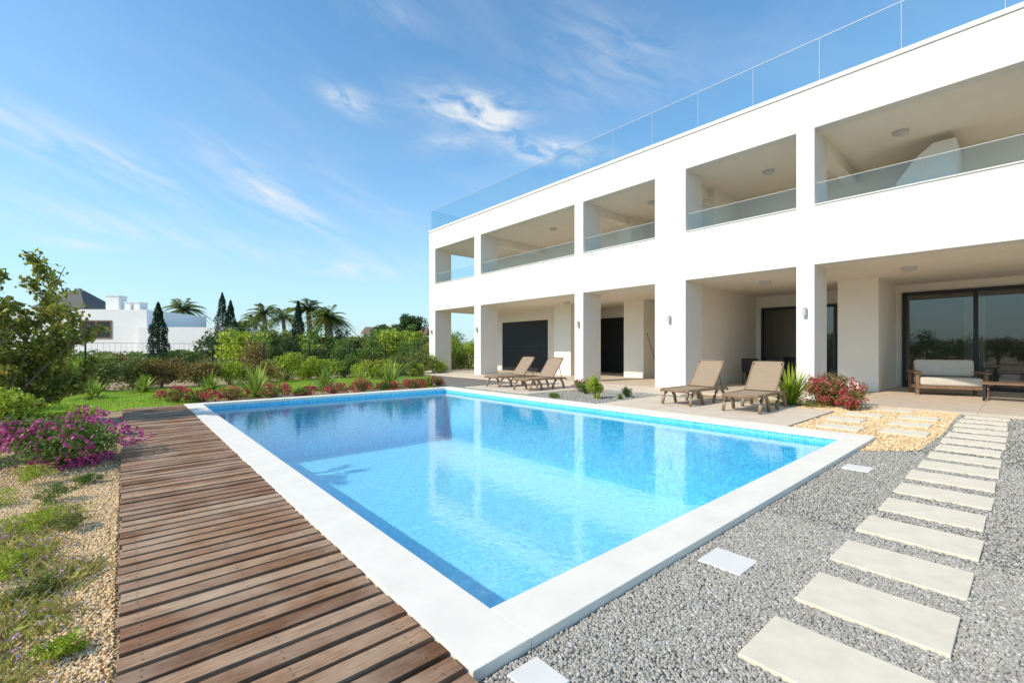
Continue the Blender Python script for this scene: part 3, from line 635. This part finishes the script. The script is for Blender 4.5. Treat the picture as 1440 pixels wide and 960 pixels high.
# ---------------- background house ----------------
hs=empty('white_house',(-1.4,54,-.1)); hs.rotation_euler.z=math.radians(-36); thing(hs,'long low white modern house with grey pyramid roof and chimneys','house')
b=MB(); b.box(-11,3.6,0,9,0,4.8); b.obj('wall',m_white,hs)
b=MB(); b.box(3.605,11.6,-1,8,0,3.2); b.obj('annex_wall',m_white,hs)
b=MB()
xa,xb,ya,yb=-6.4,-1.8,.3,4.9
for s in (((xa,ya),(xb,ya)),((xb,ya),(xb,yb)),((xb,yb),(xa,yb)),((xa,yb),(xa,ya))): b.quad([(s[0][0],s[0][1],4.95),(s[1][0],s[1][1],4.95),((xa+xb)/2,(ya+yb)/2,7.0)])
b.box(xa+.1,xb-.1,ya+.1,yb-.1,4.801,4.949)
b.obj('roof',m_roofdark,hs)
for (a,c,h) in ((-.6,.5,6.1),(1.0,1.5,5.5),(1.8,2.3,5.5)):
    b=MB(); b.box(a,c,1,2,4.801,h); b.box(a-.06,c+.06,.94,2.06,h,h+.08); b.obj('chimney',m_white,hs)
we=bpy.data.objects.new('window',None); link(we,hs); we.location=(-1.9,-.02,2.2)
b=MB(); b.box(0,2.6,-.03,.018,1.5,1.62); b.box(0,2.6,-.03,.018,-.02,.1); b.box(0,.12,-.03,.018,.1,1.5); b.box(2.48,2.6,-.03,.018,.1,1.5); b.box(1.24,1.36,-.03,.018,.1,1.5); b.obj('frame',m_teak,we)
b=MB(); b.box(.12,1.24,-.01,.016,.1,1.5); b.box(1.36,2.48,-.01,.016,.1,1.5); b.obj('pane',m_panel,we)
h2=empty('white_house',(27,55,-.1)); h2.rotation_euler.z=-.6; thing(h2,'small distant white house between trees','house')
b=MB(); b.box(-4,4,0,6,0,3.2); b.obj('wall',m_white,h2)
b=MB(); b.quad([(-4.3,-.3,3.2),(4.3,-.3,3.2),(4.3,3,4.3),(-4.3,3,4.3)]); b.quad([(-4.3,6.3,3.2),(4.3,6.3,3.2),(4.3,3,4.3),(-4.3,3,4.3)]); b.obj('roof',m_teak,h2)
# ---------------- light & sky ----------------
S=Vector((-.80,.16,0)).normalized(); el=math.radians(39); S=Vector((S.x*math.cos(el),S.y*math.cos(el),math.sin(el)))
sl=bpy.data.lights.new('sun','SUN'); sl.energy=4.3; sl.angle=math.radians(.53); sl.color=(1,.895,.745); so=bpy.data.objects.new('sun',sl); link(so); so.rotation_euler=S.to_track_quat('Z','Y').to_euler()
W=bpy.data.worlds.new('World'); sc.world=W; W.use_nodes=True; nt=W.node_tree; nt.nodes.clear(); out=nt.nodes.new('ShaderNodeOutputWorld'); bg=nt.nodes.new('ShaderNodeBackground')
sky=nt.nodes.new('ShaderNodeTexSky'); sky.sky_type='NISHITA'; sky.sun_disc=False; sky.sun_elevation=el; sky.sun_rotation=math.atan2(S.x,S.y); sky.air_density=1.0; sky.dust_density=.3; sky.ozone_density=1.3
tc=nt.nodes.new('ShaderNodeTexCoord'); sp=nt.nodes.new('ShaderNodeSeparateXYZ'); nt.links.new(tc.outputs['Generated'],sp.inputs[0])
az=M(nt,'MULTIPLY',M(nt,'ARCTAN2',sp.outputs[0],sp.outputs[1]),57.2958); ele=M(nt,'MULTIPLY',M(nt,'ARCSINE',sp.outputs[2]),57.2958)
def skynoise(ang,sa,sb,scale,detail,seed,dist=.6):
    c,s=math.cos(math.radians(ang)),math.sin(math.radians(ang))
    u=M(nt,'ADD',M(nt,'MULTIPLY',az,c/sa),M(nt,'MULTIPLY',ele,s/sa)); w=M(nt,'ADD',M(nt,'MULTIPLY',az,-s/sb),M(nt,'MULTIPLY',ele,c/sb))
    cb=nt.nodes.new('ShaderNodeCombineXYZ'); nt.links.new(u,cb.inputs[0]); nt.links.new(w,cb.inputs[1]); cb.inputs[2].default_value=seed
    return noise(nt,cb.outputs[0],scale,detail,.6,dist=dist)
def blob(a0,e0,ang,L,Wd,amp):
    c,s=math.cos(math.radians(ang)),math.sin(math.radians(ang)); da=M(nt,'SUBTRACT',az,a0); de=M(nt,'SUBTRACT',ele,e0)
    u=M(nt,'ADD',M(nt,'MULTIPLY',da,c/L),M(nt,'MULTIPLY',de,s/L)); w=M(nt,'ADD',M(nt,'MULTIPLY',da,-s/Wd),M(nt,'MULTIPLY',de,c/Wd))
    g=M(nt,'EXPONENT',M(nt,'MULTIPLY',M(nt,'ADD',M(nt,'MULTIPLY',u,u),M(nt,'MULTIPLY',w,w)),-1)); return M(nt,'MULTIPLY',g,amp)
def total(l):
    t=l[0]
    for x in l[1:]: t=M(nt,'ADD',t,x)
    return t
puff=total([blob(35.5,28.2,-4,6,1.7,1.0),blob(38.5,26.8,-12,3.5,1.3,.9),blob(21,27.4,-10,3.0,1.1,.8),blob(46.5,23.6,-5,5.5,1.2,1.1),blob(33,24.5,5,3.5,1,.5),blob(21,9.3,0,4.5,.7,.6),blob(-3,9.5,0,3,.5,.5)])
wisp=total([blob(-3,17.5,-14,11,2.0,1.0),blob(12,17,-28,7,1.8,1.1),blob(16,15.5,-35,6,1.1,.9),blob(54,33,-25,9,3,.6),blob(26,36,-10,6,1.4,.35),blob(2,11.5,-4,15,1.5,.8),blob(26,9.5,0,11,2,.5),blob(48,30,-20,7,2,.4),blob(22,18,-25,6,1.4,.6)])
pn=ramp(nt,skynoise(-8,4.5,1.6,1,7,3.1,.5),[(.36,(0,0,0)),(.64,(1,1,1))]); wnz=ramp(nt,skynoise(-22,7,1.5,1,8,9.7,.5),[(.36,(0,0,0)),(.76,(1,1,1))])
hz=M(nt,'MULTIPLY',ramp(nt,skynoise(-16,18,7,1,5,5.5,.5),[(.42,(0,0,0)),(.8,(1,1,1))]),.12)
cl=M(nt,'ADD',M(nt,'ADD',M(nt,'MULTIPLY',puff,pn),M(nt,'MULTIPLY',M(nt,'MULTIPLY',wisp,wnz),.62)),hz); cl=M(nt,'MINIMUM',M(nt,'MAXIMUM',cl,0),.88)
base=mixc(nt,sky.outputs[0],(.98,1.56,1.74),1,'MULTIPLY')
low=M(nt,'EXPONENT',M(nt,'MULTIPLY',M(nt,'MAXIMUM',ele,0),-1/11.5))
base=mixc(nt,base,(4.3,5.2,5.9),M(nt,'MULTIPLY',low,.9))
col=mixc(nt,base,(6.3,6.5,6.7),cl)
nt.links.new(col,bg.inputs[0]); bg.inputs[1].default_value=.14; nt.links.new(bg.outputs[0],out.inputs[0])
# ---------------- camera ----------------
cam=bpy.data.cameras.new('camera'); cam.sensor_width=36; cam.lens=628/1440*36; cam.shift_y=10/1440; cam.clip_start=.05; cam.clip_end=4000
co=bpy.data.objects.new('camera',cam); link(co); co.location=(0,0,1.2); co.rotation_euler=(math.pi/2,0,-math.radians(40.95)); sc.camera=co
